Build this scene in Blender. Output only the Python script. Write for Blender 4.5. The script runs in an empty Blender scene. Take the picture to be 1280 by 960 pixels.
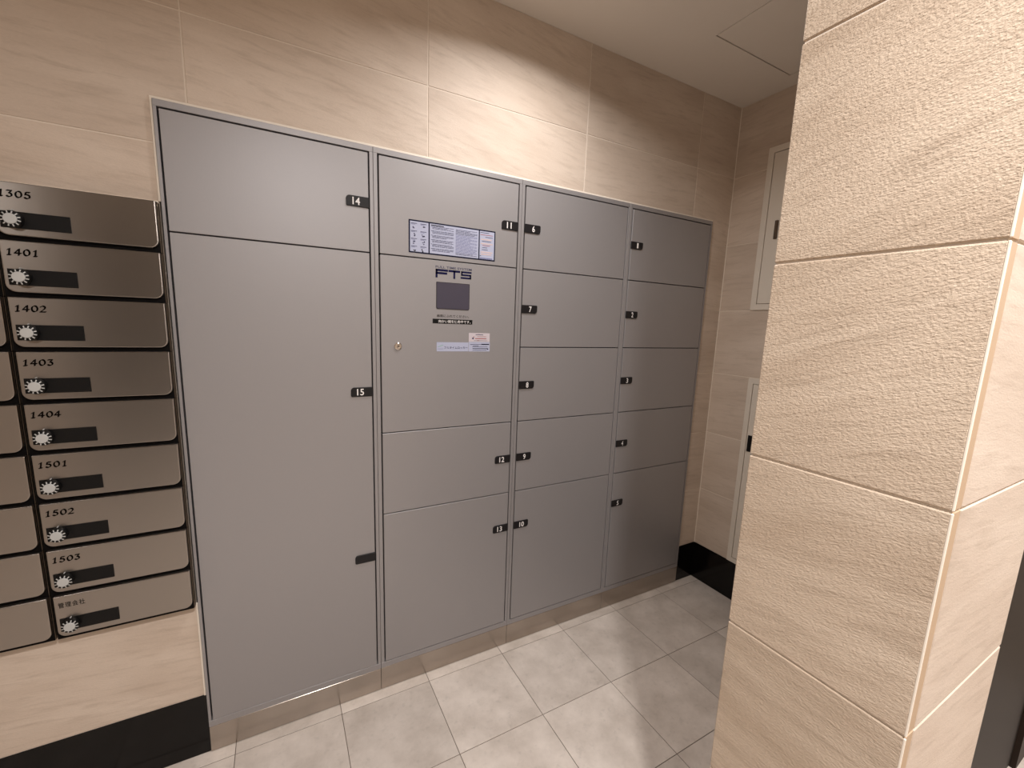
import bpy, bmesh, math, random
from mathutils import Vector, Matrix
random.seed(7)
S = bpy.context.scene
COL = S.collection

# ------------------------------------------------------------------ camera
cam_d = bpy.data.cameras.new('camera'); cam = bpy.data.objects.new('camera', cam_d); COL.objects.link(cam)
cam.location = (-0.0251, -1.3647, 1.2916)
cam.rotation_euler = (1.4107, -0.0330, -0.4930)
cam_d.sensor_width = 36.0; cam_d.lens = 531.5472 / 1280 * 36.0
cam_d.shift_x = (640 - 635.0307) / 1280; cam_d.shift_y = (491.9017 - 480) / 1280
cam_d.clip_start = 0.01
S.camera = cam
# ------------------------------------------------------------------ world, exposure
w = bpy.data.worlds.new('world'); S.world = w; w.use_nodes = True
w.node_tree.nodes['Background'].inputs[0].default_value = (0, 0, 0, 1)
w.node_tree.nodes['Background'].inputs[1].default_value = 0.0          # closed hall: no light from outside
S.view_settings.view_transform = 'Standard'; S.view_settings.look = 'None'
S.view_settings.gamma = 1.0; S.view_settings.use_curve_mapping = False
S.view_settings.exposure = 0.0
LAMP_COLOR = (1.0, 0.965, 0.945)
#   x      y    watts  beam spread  name of its light (all hang on the ceiling above or behind the picture)
LAMPS = [(0.70, -0.44, 8.4, 155, 'downlight_lockers_offscreen', 'round ceiling downlight right in front of the locker unit with the touch screen'),
         (0.128, -1.694, 32.0, 163, 'downlight_hall_offscreen', 'round ceiling downlight in the open hall in front of the tiled pier'),
         (-1.35, -2.00, 6.0, 170, 'downlight_mailboxes_offscreen', 'round ceiling downlight in the hall opposite the mailboxes'),
         (1.60, -1.80, 34.0, 180, 'downlight_pier_offscreen', 'round ceiling downlight in front of the dark door beside the pier')]

# ------------------------------------------------------------------ materials
def srgb(r, g, b):
    f = lambda c: (c / 255 / 12.92) if c <= 10 else ((c / 255 + 0.055) / 1.055) ** 2.4
    return (f(r), f(g), f(b), 1)
def new_mat(name):
    m = bpy.data.materials.new(name); m.use_nodes = True
    nt = m.node_tree; b = nt.nodes['Principled BSDF']
    return m, nt, b
def N(nt, t, **kw):
    n = nt.nodes.new(t)
    for k, v in kw.items(): setattr(n, k, v)
    return n
def plain(name, col, rough=0.5, metal=0.0, spec=0.5, var=0.04, scale=30.0, bump=0.0):
    m, nt, b = new_mat(name)
    tc = N(nt, 'ShaderNodeTexCoord'); no = N(nt, 'ShaderNodeTexNoise')
    no.inputs['Scale'].default_value = scale; no.inputs['Detail'].default_value = 4
    nt.links.new(tc.outputs['Object'], no.inputs['Vector'])
    mx = N(nt, 'ShaderNodeMix', data_type='RGBA')
    mx.inputs['A'].default_value = tuple(c * (1 - var) for c in col[:3]) + (1,)
    mx.inputs['B'].default_value = tuple(min(1, c * (1 + var)) for c in col[:3]) + (1,)
    nt.links.new(no.outputs['Fac'], mx.inputs['Factor']); nt.links.new(mx.outputs['Result'], b.inputs['Base Color'])
    b.inputs['Roughness'].default_value = rough; b.inputs['Metallic'].default_value = metal
    b.inputs['Specular IOR Level'].default_value = spec
    if bump:
        bp = N(nt, 'ShaderNodeBump'); bp.inputs['Strength'].default_value = bump; bp.inputs['Distance'].default_value = 0.001
        nt.links.new(no.outputs['Fac'], bp.inputs['Height']); nt.links.new(bp.outputs['Normal'], b.inputs['Normal'])
    return m
def stone(name, c_lo, c_hi, c_vein, bump, grain, rough=0.55, tilt=0.06, swing=0.2, spec=0.35, strata=1.6, fs=(160, 420), depth=0.0012):
    """stratified sandstone-look porcelain; every tile takes its own cut of the pattern"""
    m, nt, b = new_mat(name); L = nt.links.new
    tc = N(nt, 'ShaderNodeTexCoord'); oi = N(nt, 'ShaderNodeObjectInfo')
    sp = N(nt, 'ShaderNodeSeparateXYZ'); L(tc.outputs['Object'], sp.inputs[0])
    ad = N(nt, 'ShaderNodeMath', operation='ADD'); L(sp.outputs['X'], ad.inputs[0]); L(sp.outputs['Y'], ad.inputs[1])
    cb = N(nt, 'ShaderNodeCombineXYZ'); L(ad.outputs[0], cb.inputs['X']); L(sp.outputs['Z'], cb.inputs['Y'])
    rz = N(nt, 'ShaderNodeMath', operation='MULTIPLY_ADD'); L(oi.outputs['Random'], rz.inputs[0])
    rz.inputs[1].default_value = swing; rz.inputs[2].default_value = tilt - swing / 2
    rot = N(nt, 'ShaderNodeVectorRotate', rotation_type='Z_AXIS'); L(cb.outputs[0], rot.inputs['Vector']); L(rz.outputs[0], rot.inputs['Angle'])
    off = N(nt, 'ShaderNodeMath', operation='MULTIPLY'); L(oi.outputs['Random'], off.inputs[0]); off.inputs[1].default_value = 37.0
    cbo = N(nt, 'ShaderNodeCombineXYZ')
    for s in 'XYZ': L(off.outputs[0], cbo.inputs[s])
    va = N(nt, 'ShaderNodeVectorMath', operation='ADD'); L(rot.outputs[0], va.inputs[0]); L(cbo.outputs[0], va.inputs[1])
    def noise(sx, sy, det, rgh=0.6, dist=0.0):
        mp = N(nt, 'ShaderNodeMapping'); mp.inputs['Scale'].default_value = (sx, sy, 1); L(va.outputs[0], mp.inputs['Vector'])
        n = N(nt, 'ShaderNodeTexNoise'); n.inputs['Scale'].default_value = 1; n.inputs['Detail'].default_value = det
        n.inputs['Roughness'].default_value = rgh; n.inputs['Distortion'].default_value = dist; L(mp.outputs[0], n.inputs['Vector']); return n
    big = noise(2.2, 9, 4, 0.55, 0.4); strat = noise(9, 70, 5, 0.65, 0.3); fine = noise(fs[0], fs[1], 3, 0.6)
    r1 = N(nt, 'ShaderNodeValToRGB'); r1.color_ramp.elements[0].position = 0.32; r1.color_ramp.elements[1].position = 0.68
    r1.color_ramp.elements[0].color = c_lo; r1.color_ramp.elements[1].color = c_hi; L(big.outputs['Fac'], r1.inputs['Fac'])
    r2 = N(nt, 'ShaderNodeValToRGB'); r2.color_ramp.elements[0].position = 0.50; r2.color_ramp.elements[1].position = 0.76
    r2.color_ramp.elements[0].color = (0, 0, 0, 1); r2.color_ramp.elements[1].color = (0.65, 0.65, 0.65, 1); L(strat.outputs['Fac'], r2.inputs['Fac'])
    mx = N(nt, 'ShaderNodeMix', data_type='RGBA'); L(r2.outputs['Color'], mx.inputs['Factor']); L(r1.outputs['Color'], mx.inputs['A']); mx.inputs['B'].default_value = c_vein
    # per-tile tone
    tn = N(nt, 'ShaderNodeMath', operation='MULTIPLY_ADD'); L(oi.outputs['Random'], tn.inputs[0]); tn.inputs[1].default_value = 0.10; tn.inputs[2].default_value = 0.95
    fg = N(nt, 'ShaderNodeMath', operation='MULTIPLY_ADD'); L(fine.outputs['Fac'], fg.inputs[0]); fg.inputs[1].default_value = grain; fg.inputs[2].default_value = 1 - grain / 2
    ml = N(nt, 'ShaderNodeMath', operation='MULTIPLY'); L(tn.outputs[0], ml.inputs[0]); L(fg.outputs[0], ml.inputs[1])
    sc = N(nt, 'ShaderNodeVectorMath', operation='SCALE'); L(mx.outputs['Result'], sc.inputs[0]); L(ml.outputs[0], sc.inputs['Scale'])
    L(sc.outputs[0], b.inputs['Base Color'])
    b.inputs['Roughness'].default_value = rough; b.inputs['Specular IOR Level'].default_value = spec
    hs = N(nt, 'ShaderNodeMath', operation='MULTIPLY_ADD'); L(strat.outputs['Fac'], hs.inputs[0]); hs.inputs[1].default_value = strata; L(fine.outputs['Fac'], hs.inputs[2])
    bp = N(nt, 'ShaderNodeBump'); bp.inputs['Strength'].default_value = bump; bp.inputs['Distance'].default_value = depth
    L(hs.outputs[0], bp.inputs['Height']); L(bp.outputs['Normal'], b.inputs['Normal'])
    return m
def concrete(name, lo, hi, rough=0.42):
    m, nt, b = new_mat(name); L = nt.links.new
    tc = N(nt, 'ShaderNodeTexCoord'); oi = N(nt, 'ShaderNodeObjectInfo')
    off = N(nt, 'ShaderNodeVectorMath', operation='SCALE'); off.inputs[0].default_value = (31, 17, 9); L(oi.outputs['Random'], off.inputs['Scale'])
    va = N(nt, 'ShaderNodeVectorMath', operation='ADD'); L(tc.outputs['Object'], va.inputs[0]); L(off.outputs[0], va.inputs[1])
    n1 = N(nt, 'ShaderNodeTexNoise'); n1.inputs['Scale'].default_value = 7; n1.inputs['Detail'].default_value = 7; n1.inputs['Roughness'].default_value = 0.66; L(va.outputs[0], n1.inputs['Vector'])
    n2 = N(nt, 'ShaderNodeTexNoise'); n2.inputs['Scale'].default_value = 55; n2.inputs['Detail'].default_value = 4; L(va.outputs[0], n2.inputs['Vector'])
    r = N(nt, 'ShaderNodeValToRGB'); r.color_ramp.elements[0].position = 0.3; r.color_ramp.elements[1].position = 0.7
    r.color_ramp.elements[0].color = lo; r.color_ramp.elements[1].color = hi; L(n1.outputs['Fac'], r.inputs['Fac'])
    r2 = N(nt, 'ShaderNodeValToRGB'); r2.color_ramp.elements[0].position = 0.28; r2.color_ramp.elements[1].position = 0.42
    r2.color_ramp.elements[0].color = (0.90, 0.90, 0.90, 1); r2.color_ramp.elements[1].color = (1, 1, 1, 1); L(n2.outputs['Fac'], r2.inputs['Fac'])
    mu = N(nt, 'ShaderNodeVectorMath', operation='MULTIPLY'); L(r.outputs['Color'], mu.inputs[0]); L(r2.outputs['Color'], mu.inputs[1])
    tn = N(nt, 'ShaderNodeMath', operation='MULTIPLY_ADD'); L(oi.outputs['Random'], tn.inputs[0]); tn.inputs[1].default_value = 0.20; tn.inputs[2].default_value = 0.89
    sc = N(nt, 'ShaderNodeVectorMath', operation='SCALE'); L(mu.outputs[0], sc.inputs[0]); L(tn.outputs[0], sc.inputs['Scale'])
    L(sc.outputs[0], b.inputs['Base Color']); b.inputs['Roughness'].default_value = rough
    bp = N(nt, 'ShaderNodeBump'); bp.inputs['Strength'].default_value = 0.15; bp.inputs['Distance'].default_value = 0.0006
    L(n2.outputs['Fac'], bp.inputs['Height']); L(bp.outputs['Normal'], b.inputs['Normal'])
    return m
def brushed(name, col, rough, aniso, var=0.035):
    """horizontally brushed stainless: highlights stretch upright"""
    m, nt, b = new_mat(name); L = nt.links.new
    tc = N(nt, 'ShaderNodeTexCoord'); mp = N(nt, 'ShaderNodeMapping'); mp.inputs['Scale'].default_value = (2.5, 2.5, 2600); L(tc.outputs['Object'], mp.inputs['Vector'])
    no = N(nt, 'ShaderNodeTexNoise'); no.inputs['Scale'].default_value = 1; no.inputs['Detail'].default_value = 3; L(mp.outputs[0], no.inputs['Vector'])
    mr = N(nt, 'ShaderNodeMapRange'); mr.inputs['To Min'].default_value = rough - var; mr.inputs['To Max'].default_value = rough + var
    L(no.outputs['Fac'], mr.inputs['Value']); L(mr.outputs[0], b.inputs['Roughness'])
    b.inputs['Base Color'].default_value = col; b.inputs['Metallic'].default_value = 1.0
    b.inputs['Anisotropic'].default_value = aniso; b.inputs['Anisotropic Rotation'].default_value = 0.25
    tg = N(nt, 'ShaderNodeTangent', direction_type='UV_MAP'); tg.uv_map = 'UVMap'; L(tg.outputs[0], b.inputs['Tangent'])
    return m
M = {}
M['wall_tile'] = stone('wall_tile', srgb(196, 179, 163), srgb(213, 198, 183), srgb(178, 161, 145), 0.30, 0.14)
M['pier_tile'] = stone('pier_tile', srgb(192, 172, 151), srgb(212, 194, 174), srgb(170, 150, 130), 1.0, 0.26, tilt=0.15, swing=0.4, strata=0.8, fs=(230, 430), depth=0.0020)
M['tile_edge'] = plain('tile_edge', srgb(186, 160, 132), 0.7)
M['grout'] = plain('grout', srgb(226, 214, 200), 0.9, var=0.05, scale=200)
M['floor_tile'] = concrete('floor_tile', srgb(188, 177, 167), srgb(222, 212, 203))
M['floor_grout'] = plain('floor_grout', srgb(112, 102, 94), 0.9, scale=200)
M['black_stone'] = plain('black_stone', srgb(10, 8, 7), 0.14, spec=0.3, var=0.2, scale=60)
M['ceiling'] = plain('ceiling', srgb(226, 218, 208), 0.9, var=0.015, scale=8)
M['plaster'] = plain('plaster', srgb(205, 190, 174), 0.8, var=0.03, scale=5)
M['locker'] = plain('locker_paint', srgb(157, 154, 155), 0.46, 0.35, var=0.02, scale=300, bump=0.05)
M['locker_frame'] = plain('locker_frame_paint', srgb(157, 154, 155), 0.44, 0.35, var=0.02, scale=300)
M['void'] = plain('locker_interior', srgb(34, 32, 32), 0.8, spec=0.2)
M['steel'] = brushed('brushed_steel', srgb(176, 167, 158), 0.24, 0.6)
M['mail_steel'] = brushed('mailbox_steel', srgb(164, 157, 150), 0.30, 0.8)
M['casing'] = plain('mailbox_casing', srgb(8, 6, 6), 0.6, spec=0.1)
M['rail'] = plain('side_rail_metal', srgb(110, 98, 86), 0.35, 0.9)
M['black'] = plain('black_plastic', srgb(12, 11, 11), 0.5, spec=0.25)
M['plate'] = plain('number_plate_plastic', srgb(27, 25, 27), 0.45, spec=0.3)
M['white_print'] = plain('white_print', srgb(236, 232, 230), 0.6, var=0.01)
M['ink'] = plain('dark_ink', srgb(16, 9, 8), 0.7, spec=0.15)
M['navy'] = plain('navy_ink', srgb(8, 9, 58), 0.5, spec=0.2)
M['navy_border'] = plain('navy_border_ink', srgb(14, 15, 42), 0.6, spec=0.15)
M['paper'] = plain('glossy_paper', srgb(176, 180, 202), 0.5, var=0.01, spec=0.2)
M['grey_ink'] = plain('grey_ink', srgb(74, 74, 98), 0.6, spec=0.15)
M['lav_ink'] = plain('lavender_ink', srgb(122, 124, 160), 0.6, spec=0.15)
M['red_ink'] = plain('red_ink', srgb(160, 92, 92), 0.6, spec=0.15)
M['peach'] = plain('peach_ink', srgb(206, 184, 182), 0.6, spec=0.15)
M['pink_paper'] = plain('pink_paper', srgb(200, 190, 196), 0.5, var=0.01, spec=0.2)
M['green_ink'] = plain('green_ink', srgb(120, 176, 150), 0.5)
M['screen'] = plain('screen_glass', srgb(74, 70, 82), 0.3, var=0.02, spec=0.3)
M['screen_edge'] = plain('screen_bezel', srgb(42, 37, 43), 0.5)
M['chrome'] = plain('chrome', srgb(205, 200, 195), 0.15, 1.0)
M['dial'] = plain('dial_face', srgb(186, 187, 186), 0.5)
M['cream_metal'] = plain('cream_painted_steel', srgb(222, 213, 200), 0.45, var=0.015)
M['brown_panel'] = plain('dark_brown_panel', srgb(40, 29, 22), 0.5, var=0.08, scale=6, spec=0.2)
M['brown_dark'] = plain('darker_brown_panel', srgb(24, 17, 13), 0.5, spec=0.2)
M['caulk'] = plain('white_caulk', srgb(238, 228, 214), 0.5)
def lamp_mat():
    m, nt, b = new_mat('lamp_lens'); b.inputs['Base Color'].default_value = (0.9, 0.85, 0.8, 1)
    b.inputs['Roughness'].default_value = 0.4
    return m
M['lens'] = lamp_mat()

# ------------------------------------------------------------------ builders
WPOS = {}
def finish(name, me, mats, parent=None, pos=(0, 0, 0)):
    o = bpy.data.objects.new(name, me)
    if not me.materials:
        for m in (mats if isinstance(mats, (list, tuple)) else [mats]): me.materials.append(M[m])
    COL.objects.link(o)
    p = Vector(pos); WPOS[o] = p
    if parent is not None:
        o.parent = parent; o.location = p - WPOS[parent]
    else: o.location = p
    return o
def bm_box(bm, lo, hi, bevel=0.0, mi=0, seg=1):
    lo, hi = Vector(lo), Vector(hi)
    r = bmesh.ops.create_cube(bm, size=1.0)
    vs = r['verts']
    for v in vs:
        v.co = Vector((lo[i] + (v.co[i] + 0.5) * (hi[i] - lo[i]) for i in range(3)))
    fs = list({f for v in vs for f in v.link_faces})
    for f in fs: f.material_index = mi
    if bevel > 0:
        es = list({e for v in vs for e in v.link_edges})
        r = bmesh.ops.bevel(bm, geom=es, offset=bevel, segments=seg, affect='EDGES', profile=0.5)
        for f in r['faces']: f.material_index = mi
def to_mesh(bm, name, smooth=False):
    uv = bm.loops.layers.uv.new('UVMap')
    for f in bm.faces:
        f.smooth = smooth
        for l in f.loops: l[uv].uv = (l.vert.co.x + 0.3 * l.vert.co.y, l.vert.co.z + 0.3 * l.vert.co.y)
    me = bpy.data.meshes.new(name); bm.to_mesh(me); bm.free(); return me
BOXCACHE = {}
def box(name, lo, hi, mat, parent=None, bevel=0.0, seg=1):
    """one bevelled box with its origin at its centre; equal boxes share a mesh"""
    lo, hi = Vector(lo), Vector(hi); d = hi - lo; c = (lo + hi) / 2
    key = (round(d.x, 5), round(d.y, 5), round(d.z, 5), bevel, seg, mat)
    me = BOXCACHE.get(key)
    if me is None:
        bm = bmesh.new(); bm_box(bm, -d / 2, d / 2, bevel, seg=seg); me = to_mesh(bm, name); BOXCACHE[key] = me
    return finish(name, me, mat, parent, c)
def boxes(name, lst, mats, parent=None, pos=(0, 0, 0), bevel=0.0):
    """several boxes of ONE part in one mesh; lst of (lo, hi[, material index]) in world space"""
    bm = bmesh.new(); p = Vector(pos)
    for t in lst: bm_box(bm, Vector(t[0]) - p, Vector(t[1]) - p, bevel, t[2] if len(t) > 2 else 0)
    return finish(name, to_mesh(bm, name), mats, parent, p)
def extrude_poly(bm, pts, y0, y1, mi=0, bevel=0.0, seg=1):
    """outline in x,z extruded from y0 (front) to y1 (back)"""
    a = [bm.verts.new((x, y0, z)) for x, z in pts]; b = [bm.verts.new((x, y1, z)) for x, z in pts]
    n = len(pts)
    f = bm.faces.new(a); f.material_index = mi
    g = bm.faces.new(list(reversed(b))); g.material_index = mi
    for i in range(n):
        q = bm.faces.new((a[i], b[i], b[(i + 1) % n], a[(i + 1) % n])); q.material_index = mi
    bmesh.ops.recalc_face_normals(bm, faces=bm.faces[:])
    if bevel:
        r = bmesh.ops.bevel(bm, geom=list({e for e in f.edges}), offset=bevel, segments=seg, affect='EDGES', profile=0.5)
        for q in r['faces']: q.material_index = mi
def rrect(x0, z0, x1, z1, r, seg=5):
    """r = (bottom left, bottom right, top right, top left) radii"""
    pts = []
    for (cx, cz, rr, a0) in ((x0, z0, r[0], 180), (x1, z0, r[1], 270), (x1, z1, r[2], 0), (x0, z1, r[3], 90)):
        sx = 1 if cx == x0 else -1; sz = 1 if cz == z0 else -1
        if rr <= 0: pts.append((cx, cz)); continue
        for i in range(seg + 1):
            a = math.radians(a0 + 90 * i / seg)
            pts.append((cx + sx * rr + rr * math.cos(a), cz + sz * rr + rr * math.sin(a)))
    return pts
def lathe(bm, prof, axis, c, n=32, mi=None):
    """prof: list of (radius, height along axis); axis 'y-' points to -Y, 'z' to +Z"""
    rings = []
    for r, h in prof:
        ring = []
        for i in range(n):
            a = 2 * math.pi * i / n; u, v = r * math.cos(a), r * math.sin(a)
            co = (c[0] + u, c[1] - h, c[2] + v) if axis == 'y-' else (c[0] + u, c[1] + v, c[2] + h)
            ring.append(bm.verts.new(co))
        rings.append(ring)
    for k in range(len(rings) - 1):
        for i in range(n):
            f = bm.faces.new((rings[k][i], rings[k][(i + 1) % n], rings[k + 1][(i + 1) % n], rings[k + 1][i]))
            if mi: f.material_index = mi[k]
    f = bm.faces.new(rings[-1]); 
    if mi: f.material_index = mi[-1]
    f = bm.faces.new(list(reversed(rings[0])))
    if mi: f.material_index = mi[0]
    bmesh.ops.recalc_face_normals(bm, faces=bm.faces[:])
def text_into(bm, body, x0, z0, x1, z1, y, mi=0, bold=0.0, shear=0.0, spacing=1.0):
    """letters of a font curve laid into the box x0..x1, z0..z1 on the plane y, facing -Y"""
    cu = bpy.data.curves.new('lettering', 'FONT'); cu.body = body; cu.offset = bold; cu.shear = shear; cu.space_character = spacing
    cu.resolution_u = 3
    ob = bpy.data.objects.new('lettering', cu); COL.objects.link(ob)
    me = bpy.data.meshes.new_from_object(ob)
    bpy.data.objects.remove(ob)
    if not me.vertices: return
    xs = [v.co.x for v in me.vertices]; ys = [v.co.y for v in me.vertices]
    ax, bx, ay, by = min(xs), max(xs), min(ys), max(ys)
    vs = [bm.verts.new((x0 + (v.co.x - ax) / (bx - ax) * (x1 - x0), y, z0 + (v.co.y - ay) / (by - ay) * (z1 - z0))) for v in me.vertices]
    for p in me.polygons:
        try: f = bm.faces.new([vs[i] for i in p.vertices]); f.material_index = mi
        except ValueError: pass
    bpy.data.meshes.remove(me)
def quad(bm, x0, z0, x1, z1, y, mi=0):
    f = bm.faces.new([bm.verts.new(c) for c in ((x0, y, z0), (x1, y, z0), (x1, y, z1), (x0, y, z1))]); f.material_index = mi
def hull(pts):
    pts = sorted(set(pts))
    def half(ps):
        h = []
        for p in ps:
            while len(h) >= 2 and (h[-1][0] - h[-2][0]) * (p[1] - h[-2][1]) - (h[-1][1] - h[-2][1]) * (p[0] - h[-2][0]) <= 1e-12: h.pop()
            h.append(p)
        return h[:-1]
    return half(pts) + half(pts[::-1])
def arc(cx, cy, rx, ry, a0, a1, n=10):
    return [(cx + rx * math.cos(math.radians(a0 + (a1 - a0) * i / n)), cy + ry * math.sin(math.radians(a0 + (a1 - a0) * i / n))) for i in range(n + 1)]
GLYPH = {   # broad-nib numerals
    '1': [[(.30, .78), (.56, .97), (.50, .03)], [(.28, .03), (.72, .03)]],
    '4': [[(.62, .97), (.06, .34), (.94, .34)], [(.66, .97), (.62, .02)]],
    '0': [arc(.5, .5, .40, .46, 90, 450, 18)],
    '2': [arc(.46, .72, .33, .25, 160, -20, 9) + [(.60, .42), (.10, .04), (.88, .04)]],
    '3': [[(.14, .95), (.76, .95), (.44, .60)] + arc(.44, .31, .36, .28, 80, -150, 10)],
    '5': [[(.80, .96), (.30, .96), (.22, .56)] + arc(.44, .32, .38, .29, 110, -150, 10)],
}
def nib_text(bm, body, x0, z0, adv, gw, gh, y, shear=0.12):
    ca, sa = math.cos(math.radians(28)), math.sin(math.radians(28))
    nib = [(sx * .135 * ca - sy * .05 * sa, sx * .135 * sa + sy * .05 * ca) for sx, sy in ((-1, -1), (1, -1), (1, 1), (-1, 1))]
    for i, ch in enumerate(body):
        for st in GLYPH[ch]:
            for (a, b) in zip(st[:-1], st[1:]):
                h = hull([(p[0] + n[0], p[1] + n[1]) for p in (a, b) for n in nib])
                if len(h) > 2:
                    bm.faces.new([bm.verts.new((x0 + i * adv + (px + shear * pz) * gw, y, z0 + pz * gh)) for px, pz in h])
def empty(name, loc):
    o = bpy.data.objects.new(name, None); o.empty_display_size = 0.1; COL.objects.link(o); o.location = loc; WPOS[o] = Vector(loc); return o
def tag(o, label=None, cat=None, group=None, kind=None):
    for k, v in (('label', label), ('category', cat), ('group', group), ('kind', kind)):
        if v: o[k] = v
    return o
def struct(o, label, cat): return tag(o, label, cat, kind='structure')

# ------------------------------------------------------------------ the setting
ZC = 2.2913; XE = 1.870; XW = -2.2; YR = -3.3; XR = 2.45
J = [-0.2568, 0.2428, 0.7435, 1.2421, 1.7441]; ZT = 1.7858; ZP = 0.0854; YL = -0.008
OPX0, OPX1, OPZ = J[0] - 0.004, J[4] + 0.004, ZT + 0.005
ROWZ = [ZC - 0.3 * k for k in range(8)]           # horizontal joints, the last one on the skirting
ZB = ROWZ[-1]
GAP = 0.0016
# floor
floor = boxes('floor', [((XW - 0.1, YR - 0.1, -0.06), (XR + 0.1, 0.5, -0.0012))], 'floor_grout'); struct(floor, 'grey beige square stone tile floor', 'floor')
fx = [-0.1935 + 0.2992 * i for i in range(-15, 10)]; fy = [-0.0467 - 0.2992 * j for j in range(-1, 12)]
for a, b in zip(fx[:-1], fx[1:]):
    for d, c in zip(fy[:-1], fy[1:]):
        x0, x1, y0, y1 = max(a, XW), min(b, XR), max(c, YR), min(d, -0.001)
        if x0 >= XE - 0.02 and y1 > -1.11:
            if y0 > -1.11: continue
            y1 = -1.11
        if y0 > -1.1: x1 = min(x1, XE)
        if x1 - x0 < 0.02 or y1 - y0 < 0.02: continue
        box('floor_tile', (x0 + 0.0010, y0 + 0.0010, -0.010), (x1 - 0.0010, y1 - 0.0010, 0.0), 'floor_tile', floor, bevel=0.0006)
# ceiling with the hatch opening
HX0, HX1, HY1 = 1.3448, 1.7907, -0.2478; HY0 = HY1 - 0.446
ceiling = boxes('ceiling', [((XW, HY1, ZC), (XR, 0.5, ZC + 0.05)), ((XW, YR, ZC), (XR, HY0, ZC + 0.05)), ((XW, HY0, ZC), (HX0, HY1, ZC + 0.05)), ((HX1, HY0, ZC), (XR, HY1, ZC + 0.05))], 'ceiling')
struct(ceiling, 'smooth off-white painted ceiling', 'ceiling')
# back wall: substrate (grout colour) and its tiles
wb = boxes('wall_back', [((XW, 0.0014, 0), (OPX0, 0.45, ZC)), ((OPX1, 0.0014, 0), (XE + 0.1, 0.45, ZC)), ((OPX0, 0.0014, OPZ), (OPX1, 0.45, ZC)), ((XW, 0.45, 0), (XE + 0.1, 0.5, ZC))], 'grout')
struct(wb, 'beige sandstone-look tiled wall around the lockers and mailboxes', 'wall')
def tile(parent, lo, hi, mat='wall_tile', bevel=0.0009):
    return box('wall_tile', lo, hi, mat, parent, bevel=bevel)
vx = [-0.1911 - 0.603 * 8 + 0.603 * i for i in range(8)] + [-0.1911, 0.4092, 1.0120, 1.6190, 2.22]
for zi in range(7):
    z1, z0 = ROWZ[zi], ROWZ[zi + 1]
    for a, b in zip(vx[:-1], vx[1:]):
        a, b = max(a, XW), min(b, XE)
        if b - a < 0.02: continue
        def put(a, b, z0, z1):
            if b - a > 0.006 and z1 - z0 > 0.006: tile(wb, (a + GAP, 0.0, z0 + GAP), (b - GAP, 0.009, z1 - GAP))
        if z1 <= OPZ + 0.001:
            put(a, min(b, OPX0 + GAP), z0, z1); put(max(a, OPX1 - GAP), b, z0, z1)
        elif z0 >= OPZ - 0.001: put(a, b, z0, z1)
        else:
            zo = OPZ - GAP; g = GAP
            if a < OPX0 < b:        # notched around the opening's corner
                pts = [(a + g, z0 + g), (OPX0, z0 + g), (OPX0, zo + g), (b - g, zo + g), (b - g, z1 - g), (a + g, z1 - g)]
            elif a < OPX1 < b:
                pts = [(a + g, zo + g), (OPX1, zo + g), (OPX1, z0 + g), (b - g, z0 + g), (b - g, z1 - g), (a + g, z1 - g)]
            else:
                put(a, b, z0 if (b <= OPX0 or a >= OPX1) else zo, z1); continue
            bm = bmesh.new(); cx, cz = (a + b) / 2, (z0 + z1) / 2
            extrude_poly(bm, [(x - cx, z - cz) for x, z in pts], 0.0, 0.009, bevel=0.0009)
            finish('wall_tile', to_mesh(bm, 'wall_tile'), 'wall_tile', wb, (cx, 0, cz))
# end wall of the nook
we = boxes('wall_right', [((XE + 0.0014, -1.0, 0), (XE + 0.1, 0.0014, ZC))], 'grout'); struct(we, 'beige tiled end wall beyond the lockers', 'wall')
HUP = (-0.70, -0.1555, ROWZ[3] + 0.003, 2.0716); HLO = (-0.70, -0.1895, ZB + 0.002, ROWZ[4] - 0.004)    # y0, y1, z0, z1
for zi in range(7):
    z1, z0 = ROWZ[zi], ROWZ[zi + 1]
    for y1, y0 in ((0.0, -0.6), (-0.6, -1.0)):
        if zi == 0 and y1 == 0.0:              # notched over the upper access panel
            bm = bmesh.new(); g = GAP; cy, cz = (y0 + y1) / 2, (z0 + z1) / 2
            extrude_poly(bm, [(a - cy, c - cz) for a, c in ((y0 + g, HUP[3] + g), (HUP[1] + g, HUP[3] + g), (HUP[1] + g, z0 + g), (y1 - g, z0 + g), (y1 - g, z1 - g), (y0 + g, z1 - g))], 0.0, 0.009, bevel=0.0009)
            for v in bm.verts: v.co = Vector((v.co.y, v.co.x, v.co.z))
            bmesh.ops.recalc_face_normals(bm, faces=bm.faces[:])
            finish('wall_tile', to_mesh(bm, 'wall_tile'), 'wall_tile', we, (XE, cy, cz)); continue
        rects = [(y0, y1, z0, z1)]
        for H in (HUP, HLO):
            out = []
            for (a, b, c, d) in rects:
                if H[0] >= b or H[1] <= a or H[2] >= d - 0.006 or H[3] <= c + 0.006: out.append((a, b, c, d)); continue
                if H[1] < b: out.append((H[1], b, c, d))
                if H[0] > a: out.append((a, H[0], c, d))
                m0, m1 = max(a, H[0]), min(b, H[1])
                if H[3] < d: out.append((m0, m1, H[3], d))
                if H[2] > c: out.append((m0, m1, c, H[2]))
            rects = out
        for (a, b, c, d) in rects:
            if b - a > 0.008 and d - c > 0.008:
                tile(we, (XE, a + GAP, c + GAP), (XE + 0.009, b - GAP, d - GAP))
struct(box('trim_1', (XE - 0.0035, -0.0035, ZB), (XE, 0.0, ZC), 'caulk', bevel=0.001), 'thin pale caulk line up the inner wall corner', 'trim')
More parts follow.
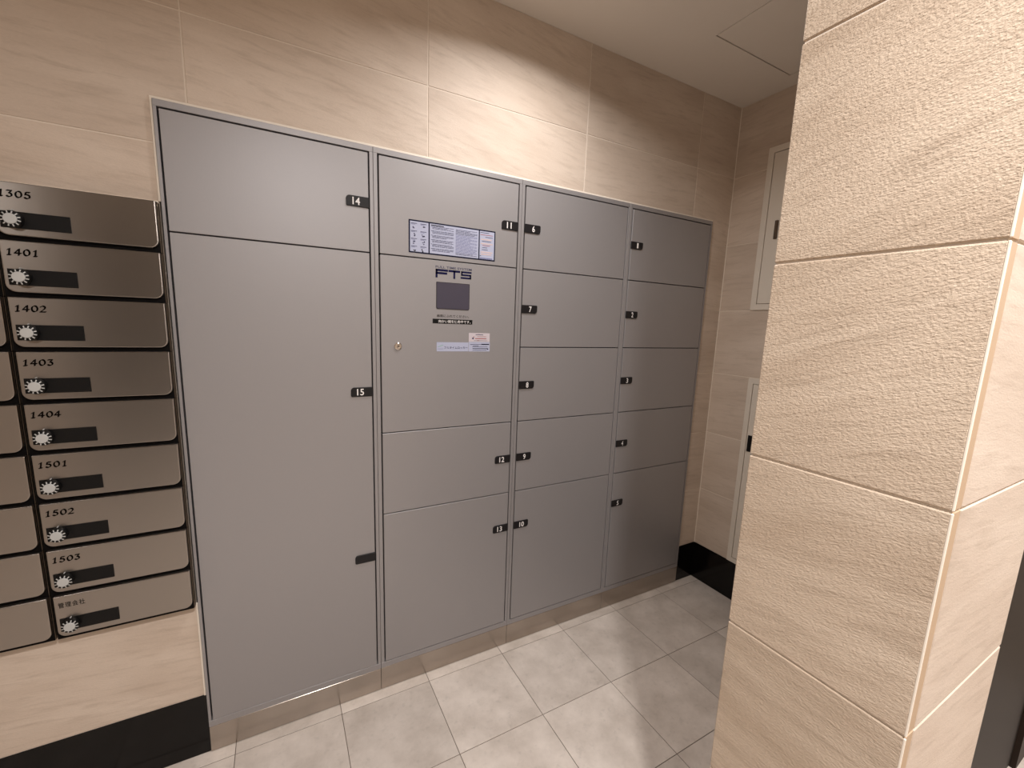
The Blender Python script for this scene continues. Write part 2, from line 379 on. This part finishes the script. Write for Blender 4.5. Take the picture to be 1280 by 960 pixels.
# skirtings
bb = boxes('baseboard_back', [((XW, -0.001, 0), (J[0] - 0.001, 0.001, ZB)), ((J[4] + 0.001, -0.001, 0), (XE, 0.001, ZB))], 'black_stone'); struct(bb, 'polished black stone skirting along the back wall', 'baseboard')
be = boxes('baseboard_right', [((XE - 0.001, -1.0, 0), (XE + 0.001, -0.001, ZB))], 'black_stone'); struct(be, 'polished black stone skirting on the end wall', 'baseboard')
# pier in front on the right
PX, PY0, PY1, PX1 = 0.645, -0.9645, -1.2055, 1.004
wp = boxes('wall_pier', [((PX + 0.0025, PY1 + 0.0025, 0), (PX1, PY0 - 0.0022, ZC)), ((PX1, -1.11, 0), (XE + 0.1, PY0 - 0.0022, ZC))], 'grout')
struct(wp, 'beige tiled pier jutting out beside the lockers', 'wall')
G2 = 0.0016
for zi in range(7):
    z1, z0 = ROWZ[zi] + 0.0053 * 0, ROWZ[zi + 1]
    dz = 0.005                                         # joints here sit 5 mm higher
    a, b = (z0 + dz if zi < 6 else ZB), (z1 + dz if zi > 0 else ZC)
    tile(wp, (PX, PY1 + 0.001, a + G2), (PX + 0.010, PY0, b - G2), 'pier_tile', 0.0016)
    tile(wp, (PX + 0.0262, PY1, a + G2), (PX1 - 0.001, PY1 + 0.010, b - G2), 'wall_tile', 0.0012)
    box('tile_return', (PX + 0.0022, PY1 + 0.0006, a + G2), (PX + 0.0256, PY1 + 0.010, b - G2), 'tile_edge', wp, bevel=0.0004)
    box('corner_bead', (PX - 0.0004, PY1 - 0.0006, a + G2), (PX + 0.0028, PY1 + 0.0022, b - G2), 'caulk', wp, bevel=0.0008)
    tile(wp, (PX + 0.012, PY0 - 0.010, a + G2), (PX + 0.6, PY0, b - G2), 'wall_tile', 0.0012)
    tile(wp, (PX + 0.604, PY0 - 0.010, a + G2), (XE, PY0, b - G2), 'wall_tile', 0.0012)
struct(boxes('baseboard_pier', [((PX + 0.0005, PY1 + 0.0005, 0), (PX + 0.01, PY0 - 0.0005, ZB)), ((PX + 0.01, PY1 + 0.0005, 0), (PX1, PY1 + 0.004, ZB)), ((PX + 0.01, PY0 - 0.004, 0), (XE, PY0 - 0.0005, ZB))], 'black_stone'), 'polished black stone skirting around the pier', 'baseboard')
# dark door beyond the pier
d1 = empty('door_1', (1.5, -1.14, 0)); struct(d1, 'dark brown panelled door beside the tiled pier', 'door')
boxes('door_frame', [((PX1, -1.150, 0), (1.075, -1.11, ZC)), ((1.9, -1.150, 0), (XR, -1.11, ZC)), ((1.075, -1.150, 2.1), (1.9, -1.11, ZC))], 'brown_panel', d1, (1.5, -1.14, 0))
box('door_leaf', (1.079, -1.138, 0.008), (1.896, -1.112, 2.096), 'brown_dark', d1, bevel=0.002)
boxes('door_handle', [((1.118, -1.190, 1.005), (1.135, -1.138, 1.022)), ((1.118, -1.190, 1.005), (1.235, -1.175, 1.022))], 'chrome', d1, (1.12, -1.14, 1.0), bevel=0.002)
# the rest of the hall behind the camera
struct(box('wall_left', (XW - 0.1, YR, 0), (XW, 0.5, ZC), 'plaster'), 'plain beige side wall of the hall', 'wall')
struct(box('wall_rear', (XW, YR - 0.1, 0), (XR, YR, ZC), 'plaster'), 'plain beige wall opposite the lockers', 'wall')
struct(box('wall_right_hall', (XR, YR, 0), (XR + 0.1, -1.11, ZC), 'plaster'), 'plain beige side wall of the hall beyond the pier', 'wall')
d2 = empty('door_2', (-1.0, YR, 0)); struct(d2, 'dark brown door in the wall opposite the lockers', 'door')
boxes('door_frame', [((-1.50, YR, 0), (-1.44, YR + 0.03, 2.1)), ((-0.56, YR, 0), (-0.50, YR + 0.03, 2.1)), ((-1.44, YR, 2.04), (-0.56, YR + 0.03, 2.1))], 'brown_panel', d2, (-1.0, YR, 0))
box('door_leaf', (-1.437, YR + 0.002, 0.006), (-0.563, YR + 0.022, 2.037), 'brown_dark', d2, bevel=0.002)

# ------------------------------------------------------------------ downlights
for i, (lx, ly, wt, spread, lname, lab) in enumerate(LAMPS):
    t = empty('downlight', (lx, ly, ZC)); tag(t, lab, 'lamp', 'downlights in the hall ceiling')
    bm = bmesh.new(); n = 40
    lathe(bm, [(0.062, 0.0), (0.062, -0.010), (0.059, -0.014), (0.054, -0.014), (0.053, -0.010)], 'z', (0, 0, 0), n)
    finish('trim_ring', to_mesh(bm, 'trim_ring', True), 'white_print', t, (lx, ly, ZC))
    bm = bmesh.new(); lathe(bm, [(0.052, -0.0105)] + [(0.052 * math.cos(a), -0.0105 - 0.014 * math.sin(a)) for a in (0.3, 0.6, 0.9, 1.2, 1.45)], 'z', (0, 0, 0), n)
    finish('lamp_lens', to_mesh(bm, 'lamp_lens', True), 'lens', t, (lx, ly, ZC))
    ld = bpy.data.lights.new(lname, 'AREA'); ld.shape = 'DISK'; ld.size = 0.10; ld.spread = math.radians(spread); ld.energy = wt; ld.color = LAMP_COLOR
    lo = bpy.data.objects.new(lname, ld); COL.objects.link(lo); lo.parent = t; lo.location = (0, 0, -0.028)

# ------------------------------------------------------------------ ceiling hatch
ch = empty('ceiling_access_hatch', ((HX0 + HX1) / 2, (HY0 + HY1) / 2, ZC)); tag(ch, 'square painted access hatch set flush in the ceiling', 'hatch')
box('hatch_panel', (HX0 + 0.004, HY0 + 0.004, ZC + 0.0005), (HX1 - 0.004, HY1 - 0.004, ZC + 0.040), 'ceiling', ch, bevel=0.0006)
box('hatch_recess', (HX0, HY0, ZC + 0.042), (HX1, HY1, ZC + 0.05), 'ceiling', ch)

# ------------------------------------------------------------------ access panels on the end wall
def access_panel(name, H, label, fr, parts):
    y0, y1, z0, z1 = H
    t = empty(name, (XE, (y0 + y1) / 2, z0)); tag(t, label, 'access panel')
    xf = XE - 0.007
    boxes('panel_frame', [((xf, y0, z0), (XE + 0.008, y1, z0 + fr)), ((xf, y0, z1 - fr), (XE + 0.008, y1, z1)), ((xf, y0, z0 + fr), (XE + 0.008, y0 + fr, z1 - fr)), ((xf, y1 - fr, z0 + fr), (XE + 0.008, y1, z1 - fr))], 'cream_metal', t, (XE, (y0 + y1) / 2, z0))
    box('panel_door', (xf + 0.0005, y0 + fr + 0.0025, z0 + fr + 0.0025), (XE + 0.006, y1 - fr - 0.0025, z1 - fr - 0.0025), 'cream_metal', t, bevel=0.001)
    box('panel_recess', (XE + 0.0065, y0 + fr, z0 + fr), (XE + 0.012, y1 - fr, z1 - fr), 'cream_metal', t)
    parts(t, xf)
def up_parts(t, xf):
    box('latch', (xf - 0.006, -0.236, 1.690), (xf + 0.001, -0.2215, 1.766), 'rail', t, bevel=0.002)
def lo_parts(t, xf):
    box('latch', (xf - 0.005, -0.240, 0.752), (xf + 0.001, -0.2215, 0.828), 'black', t, bevel=0.002)
    box('latch_plate', (xf - 0.001, -0.300, 0.742), (xf + 0.001, -0.2165, 0.838), 'cream_metal', t, bevel=0.0006)
access_panel('access_panel', HUP, 'cream metal access panel high on the end wall near the ceiling', 0.0245, up_parts)
access_panel('access_panel', HLO, 'tall cream metal access panel standing above the black skirting', 0.0225, lo_parts)

# ------------------------------------------------------------------ lockers
DX = [(-0.2476, 0.2304), (0.2566, 0.7307), (0.7568, 1.2319), (1.2571, 1.7331)]
ZD, ZBOT = 1.7687, 0.1062
R = [1.4900, 1.2120, 0.9340, 0.6570]
PLATE_Z = {0: 1.6285, 1: 1.3500, 2: 1.0720, 3: 0.7935, 4: 0.5160}
YD = YL - 0.0008           # door face
def plate(door, side, x_edge, zc, number):
    wd, ht = 0.064, 0.0290
    bm = bmesh.new()
    if side == 'R': x0, x1, rr = x_edge - wd, x_edge, (0.004, 0.001, 0.001, 0.010)
    else: x0, x1, rr = x_edge, x_edge + wd, (0.001, 0.010, 0.004, 0.001)
    c = ((x0 + x1) / 2, YD, zc)
    extrude_poly(bm, [(x - c[0], z - c[2]) for x, z in rrect(x0, zc - ht / 2, x1, zc + ht / 2, rr)], -0.0035, 0.0, bevel=0.0009)
    tag(finish('number_plate', to_mesh(bm, 'number_plate'), 'plate', door, c), 'charcoal plastic number plate')
    if number:
        k = 0.43 if side == 'R' else 0.53
        w = 0.0105 * len(number) + (0.002 if len(number) > 1 else 0); 
        w -= 0.0025 * number.count('1')
        bm = bmesh.new(); cx = x0 + wd * k - c[0]
        text_into(bm, number, cx - w / 2, -0.0102, cx + w / 2, 0.0102, -0.0039, bold=0.014)
        tag(finish('number', to_mesh(bm, 'number'), 'white_print', door, c), 'white numeral ' + number)
def door_box(t, x0, x1, z0, z1, name='locker_door'):
    top = 0.0024 if z1 == ZD else 0.0018; bot = (0.0006 if z1 - z0 > 1 else 0.0018) if z0 == ZBOT else 0.0016
    return box(name, (x0 + 0.0022, YD, z0 + bot), (x1 - 0.0022, YD + 0.018, z1 - top), 'locker', t, bevel=0.0009)
LAB = ['grey steel parcel locker unit with tall door 15 beside the mailboxes',
       'grey steel parcel locker unit with the touch screen between doors 11 and 12',
       'grey steel parcel locker unit with doors 6 to 10 next to the touch screen unit',
       'grey steel parcel locker unit with doors 1 to 5 at the tiled corner']
SPEC = [[(ZD, R[0], '14', 0), (R[0], ZBOT, '15', 2)],
        [(ZD, R[0], '11', 0), (R[0], R[2], None, None), (R[2], R[3], '12', 3), (R[3], ZBOT, '13', 4)],
        [(ZD, R[0], '6', 0), (R[0], R[1], '7', 1), (R[1], R[2], '8', 2), (R[2], R[3], '9', 3), (R[3], ZBOT, '10', 4)],
        [(ZD, R[0], '1', 0), (R[0], R[1], '2', 1), (R[1], R[2], '3', 2), (R[2], R[3], '4', 3), (R[3], ZBOT, '5', 4)]]
panel_door = None
for mi in range(4):
    x0, x1 = J[mi] + 0.0005, J[mi + 1] - 0.0005
    c = ((x0 + x1) / 2, 0.0, 0.0)
    t = empty('parcel_locker', c); tag(t, LAB[mi], 'locker', 'parcel lockers in the tiled wall')
    a, b = DX[mi]
    boxes('locker_body', [((x0 + 0.002, 0.0135, ZP + 0.001), (x1 - 0.002, 0.42, ZT - 0.002))], 'void', t, c)
    boxes('locker_frame', [((x0, YL, ZD + 0.002), (x1, 0.013, ZT)), ((x0, YL, ZP), (x1, 0.013, ZBOT - 0.0008)), ((x0, YL, ZBOT - 0.0008), (a - 0.0020, 0.013, ZD + 0.002)), ((b + 0.0020, YL, ZBOT - 0.0008), (x1, 0.013, ZD + 0.002))], 'locker_frame', t, c, bevel=0.0005)
    box('plinth', (x0, YL + 0.001, 0.0018), (x1, 0.10, ZP - 0.0012), 'steel', t, bevel=0.0006)
    box('floor_seal', (x0, YL + 0.004, 0.0), (x1, 0.09, 0.0018), 'floor_grout', t)
    for (z1, z0, num, zi) in SPEC[mi]:
        d = door_box(t, a, b, z0, z1, 'locker_door' if num else 'control_panel')
        side = 'R' if mi < 2 else 'L'
        xe = b - 0.0006 if side == 'R' else a + 0.0006
        if num: plate(d, side, xe, PLATE_Z[zi], num)
        else: panel_door = d
        if num == '15': plate(d, side, xe, PLATE_Z[4], '')
        if num == '11': door11 = d
        if num == '14': door14 = d
# caulk around the locker opening
struct(boxes('trim_2', [((J[0] - 0.0052, -0.003, OPZ - 0.004), (J[4] + 0.0052, 0.0, OPZ + 0.0018)), ((J[0] - 0.0052, -0.003, 1.558), (J[0] - 0.0006, 0.0, OPZ - 0.004)), ((J[0] - 0.0052, -0.003, ZB), (J[0] - 0.0006, 0.0, 0.49)), ((J[4] + 0.0006, -0.003, ZB), (J[4] + 0.0042, 0.0, OPZ - 0.004))], 'caulk', bevel=0.0008), 'thin pale caulk line framing the row of lockers', 'trim')

# instruction sheet on door 11
yf = YD - 0.0004; e = 0.00025
PCOL = ['paper', 'navy_border', 'grey_ink', 'lav_ink', 'red_ink', 'peach', 'ink', 'white_print']
bm = bmesh.new(); X0, X1, Z0, Z1 = 0.3460, 0.6435, 1.5037, 1.6018
quad(bm, X0, Z0, X1, Z1, yf, 1)
V1, V2, B = 0.4110, 0.5835, 0.0042
for (a, b) in ((X0 + B, V1 - B / 2), (V1 + B / 2, V2 - B / 2), (V2 + B / 2, X1 - B)): quad(bm, a, Z0 + B, b, Z1 - B, yf - e, 0)
rnd = random.Random(3)
for cix in range(2):                                            # pictogram column: four rows of two
    for r in range(4):
        px = X0 + 0.010 + cix * 0.030; pz = Z1 - 0.011 - r * 0.0226
        quad(bm, px - 0.003, pz, px + 0.016, pz + 0.0016, yf - 2 * e, 2)
        quad(bm, px - 0.003, pz - 0.0028, px + 0.010, pz - 0.0016, yf - 2 * e, 3)
        for k in range(3):
            ax = px + rnd.uniform(0, 0.009); az = pz - 0.0155 + rnd.uniform(0, 0.007)
            quad(bm, ax, az, ax + rnd.uniform(0.002, 0.005), az + rnd.uniform(0.002, 0.004), yf - 2 * e - 0.00005 * k, 6 if (r == 3 or (cix and r < 2 and k == 0)) else 2)
quad(bm, V1 + 0.006, Z1 - 0.0095, V1 + 0.048, Z1 - 0.0070, yf - 2 * e, 6)
for colx in range(2):                                            # two columns of lines of small print
    cx0 = V1 + 0.006 + colx * 0.083
    for r in range(24):
        z = Z1 - 0.0125 - r * 0.00335
        if colx == 0 and r % 4 == 3: continue
        x = cx0 + (0.004 if colx == 0 and r % 4 else 0); end = cx0 + 0.076 - (rnd.uniform(0, 0.03) if r % 3 == 1 else 0)
        while x < end:
            ln = rnd.uniform(0.004, 0.016); quad(bm, x, z, min(x + ln, end), z + 0.00135, yf - 2 * e, 2 if (colx == 0 or r < 5 or r > 21) else 3); x += ln + 0.0012
for r, (cc, a, b) in enumerate([(2, .004, .036), (4, .004, .050), (2, .022, .050), (5, .006, .046), (2, .010, .044), (5, .006, .050), (4, .012, .040), (2, .012, .030), (2, .010, .032), (5, .006, .050), (5, .006, .046), (2, .003, .008)]):
    z = Z1 - 0.010 - r * 0.0068; quad(bm, V2 + a, z - (0.002 if cc == 5 else 0), V2 + b, z + 0.0017, yf - 2 * e, cc)
quad(bm, V2 + 0.003, Z0 + 0.005, V2 + 0.050, Z0 + 0.0085, yf - 2 * e, 3)
tag(finish('instruction_sheet', to_mesh(bm, 'instruction_sheet'), PCOL, door11), 'white printed instruction sheet with navy borders')
# logo, screen, notices and lock on the control panel
bm = bmesh.new()
def st(pts, th=0.0066):     # square-cut strokes for the logo
    for (a, b) in zip(pts[:-1], pts[1:]):
        quad(bm, min(a[0], b[0]) - th / 2, min(a[1], b[1]) - th / 2, max(a[0], b[0]) + th / 2, max(a[1], b[1]) + th / 2, yf)
lz0, lz1 = 0.0, 0.0
def L3(o, p, q): return None
zt_, zm_, zb_ = 1.4588, 1.4495, 1.4402
st([(0.4362, zb_ - .002), (0.4362, zt_), (0.4715, zt_)]); st([(0.4362, zm_), (0.4690, zm_)])
st([(0.4800, zt_), (0.5140, zt_)]); st([(0.4970, zt_), (0.4970, zb_ - .002)])
st([(0.5555, zt_), (0.5235, zt_), (0.5235, zm_), (0.5545, zm_), (0.5545, zb_), (0.5220, zb_)], 0.0056)
text_into(bm, 'FULL TIME SYSTEM', 0.4330, 1.4650, 0.5585, 1.4722, yf, 1, bold=0.01)
tag(finish('logo_lettering', to_mesh(bm, 'logo_lettering'), ['navy', 'grey_ink'], panel_door), 'navy logo lettering')
bm = bmesh.new(); extrude_poly(bm, rrect(0.4355, 1.3356, 0.5520, 1.4217, (.006, .006, .002, .002)), YD - 0.0012, YD, 1)
f = [bm.verts.new((x, YD - 0.0014, z)) for x, z in rrect(0.4375, 1.3376, 0.5500, 1.4197, (.005, .005, .002, .002))]; bm.faces.new(f).material_index = 0
tag(finish('touch_screen', to_mesh(bm, 'touch_screen'), ['screen', 'screen_edge'], panel_door), 'dark grey touch screen')
bm = bmesh.new()
text_into(bm, '画面にふれてください。', 0.4385, 1.3095, 0.5515, 1.3180, yf, 0, bold=0.006)
quad(bm, 0.4238, 1.2886, 0.5645, 1.3036, yf, 1)
text_into(bm, '向かい側を使用中です。', 0.4440, 1.2912, 0.5580, 1.3010, yf - e, 2, bold=0.006)
tag(finish('screen_notice', to_mesh(bm, 'screen_notice'), ['ink', 'black', 'white_print'], panel_door), 'small printed notice with black strip')
bm = bmesh.new()
quad(bm, 0.4379, 1.1970, 0.5514, 1.2275, yf, 0)
text_into(bm, 'フルタイムロッカー', 0.4640, 1.2055, 0.5485, 1.2135, yf - e, 1, bold=0.008)
for k in range(5): quad(bm, 0.4425 + 0.0035 * k, 1.2120 + 0.0012 * k, 0.4465 + 0.0035 * k, 1.2133 + 0.0012 * k, yf - e, 2)
quad(bm, 0.4425, 1.2050, 0.460, 1.2058, yf - e, 3)
tag(finish('maker_sticker', to_mesh(bm, 'maker_sticker'), ['paper', 'navy', 'green_ink', 'lav_ink'], panel_door), 'white sticker with navy lettering')
bm = bmesh.new()
quad(bm, 0.5526, 1.1967, 0.6325, 1.2298, yf, 0)
for (a, b, z, cc, h) in [(.558, .600, 1.2200, 3, .0016), (.600, .630, 1.2198, 1, .0034), (.568, .590, 1.2150, 3, .0014), (.566, .624, 1.2125, 3, .0012), (.567, .625, 1.2062, 1, .0018), (.567, .620, 1.2012, 3, .0014), (.622, .627, 1.2035, 1, .003)]: quad(bm, a, z, b, z + h, yf - e, cc)
tag(finish('contact_sticker', to_mesh(bm, 'contact_sticker'), ['paper', 'navy_border', 'grey_ink', 'grey_ink'], panel_door), 'small pale blue contact sticker')
bm = bmesh.new()
quad(bm, 0.5524, 1.2302, 0.6318, 1.2602, yf, 0)
for (a, b, z, cc, h) in [(.578, .606, 1.2535, 1, .0020), (.584, .618, 1.2475, 2, .0012), (.576, .619, 1.2400, 2, .0026), (.572, .622, 1.2338, 1, .0009), (.583, .592, 1.2332, 2, .002), (.565, .571, 1.2390, 1, .0052), (.568, .574, 1.2455, 2, .002)]: quad(bm, a, z, b, z + h, yf - e, cc)
tag(finish('warning_sticker', to_mesh(bm, 'warning_sticker'), ['pink_paper', 'grey_ink', 'red_ink'], panel_door), 'small pale pink sticker')
bm = bmesh.new(); lathe(bm, [(0.0118, 0.0), (0.0118, 0.003), (0.0095, 0.0045), (0.006, 0.0045), (0.0055, 0.0025), (0.0054, 0.0030), (0.001, 0.0032)], 'y-', (0, 0, 0), 28)
bm_box(bm, (-0.0009, -0.0050, -0.0034), (0.0009, -0.0030, 0.0034), 0, 1)
tag(finish('cylinder_lock', to_mesh(bm, 'cylinder_lock', False), ['chrome', 'black'], panel_door, (0.3101, YD, 1.2134)), 'round chrome cylinder lock')

# ------------------------------------------------------------------ mailboxes
YM = -0.035; PITCH = 0.1182; MW = 0.2677; MTOP = 1.434 + PITCH
names = ['1305', '1401', '1402', '1403', '1404', '1501', '1502', '1503', '管理会社']
def dial_mesh():
    bm = bmesh.new()
    lathe(bm, [(0.0172, 0.0), (0.0172, 0.009), (0.0160, 0.0120), (0.0108, 0.0135), (0.0104, 0.0150), (0.0098, 0.0155)], 'y-', (0, 0, 0), 36, mi=[0, 0, 0, 1, 1])
    for k in range(12):                                           # white index marks around the rim
        a = 2 * math.pi * (k + 0.5) / 12; ca, sa = math.cos(a), math.sin(a)
        p = []
        for (r, h) in ((0.0112, 0.0136), (0.0159, 0.0123)):
            for s in (-1, 1):
                w = 0.0011
                p.append(bm.verts.new((r * ca - s * w * sa, -h, r * sa + s * w * ca)))
        f = bm.faces.new((p[0], p[1], p[3], p[2])); f.material_index = 1
    lathe(bm, [(0.0012, 0.0), (0.0012, 0.006)], 'y-', (0.001, 0, 0.0188), 8, mi=[1, 1])
    bmesh.ops.recalc_face_normals(bm, faces=bm.faces[:])
    me = to_mesh(bm, 'lock_dial'); me.materials.append(M['black']); me.materials.append(M['dial']); return me
DIAL = dial_mesh()
def door_outline(): return rrect(0, -0.1075, MW, 0, (0.0175, 0.0175, 0.0012, 0.0012), 6)
bm = bmesh.new(); extrude_poly(bm, door_outline(), YM, YM + 0.010, bevel=0.0020, seg=4); MDOOR = to_mesh(bm, 'mail_door'); MDOOR.materials.append(M['mail_steel'])
bm = bmesh.new(); bm_box(bm, (-0.0047, YM + 0.010, -PITCH + 0.0005), (MW + 0.0006, -0.0015, 0.0002)); MBODY = to_mesh(bm, 'mail_body'); MBODY.materials.append(M['casing'])
bm = bmesh.new()
for (y0, y1) in ((-0.0235, -0.0195), (-0.0165, -0.0125), (-0.0095, -0.0040)): bm_box(bm, (MW + 0.0006, y0, -PITCH + 0.001), (MW + 0.0022, y1, -0.0004), 0.0003)
MRAIL = to_mesh(bm, 'side_rail'); MRAIL.materials.append(M['rail'])
bm = bmesh.new(); bm_box(bm, (0.0070, YM - 0.0016, -0.0928), (0.1163, YM + 0.001, -0.0590), 0.0004); MBAR = to_mesh(bm, 'lock_bar'); MBAR.materials.append(M['black'])
def mailbox(x0, k, text, label):
    zt = MTOP - k * PITCH; base = (x0, 0.0, zt)
    t = empty('mailbox', base); tag(t, label, 'mailbox', 'stainless steel mailboxes beside the lockers')
    finish('casing', MBODY, 'casing', t, base); finish('side_rail', MRAIL, 'rail', t, base)
    d = finish('mailbox_door', MDOOR, 'mail_steel', t, base)
    finish('lock_bar', MBAR, 'black', d, base)
    finish('lock_dial', DIAL, 'black', d, (x0 + 0.0275, YM - 0.0016, zt - 0.0760))
    if text:
        bm = bmesh.new()
        if text[0] == '1': nib_text(bm, text, 0.0072, -0.0306, 0.0133, 0.0112, 0.0136, YM - 0.0003)
        else: text_into(bm, text, 0.0075, -0.0310, 0.0560, -0.0170, YM - 0.0003, bold=0.008, spacing=1.2)
        tag(finish('number' if text[0] == '1' else 'lettering', to_mesh(bm, 'number'), 'ink', d, base), 'dark printed lettering')
ORD = ['top', 'second', 'third', 'fourth', 'middle', 'sixth', 'seventh', 'eighth', 'bottom']
for k, nm in enumerate(names):
    txt = 'numbered ' + nm if nm[0] == '1' else 'lettered in Japanese'
    pos = ORD[k] + (' from the top' if ORD[k] not in ('top', 'middle', 'bottom') else ' one')
    mailbox(-0.5308, k, nm, 'stainless steel mailbox %s, %s in the column touching the lockers' % (txt, pos))
    mailbox(-0.5308 - MW - 0.0105, k, '', 'stainless steel mailbox without a visible number, %s in the outer column' % pos)
# caulk along the mailbox top
struct(box('trim_3', (-0.82, -0.006, MTOP + 0.0002), (-0.2625, 0.0, MTOP + 0.006), 'caulk', bevel=0.001), 'thin pale caulk line along the top of the mailboxes', 'trim')
bpy.context.view_layer.update()
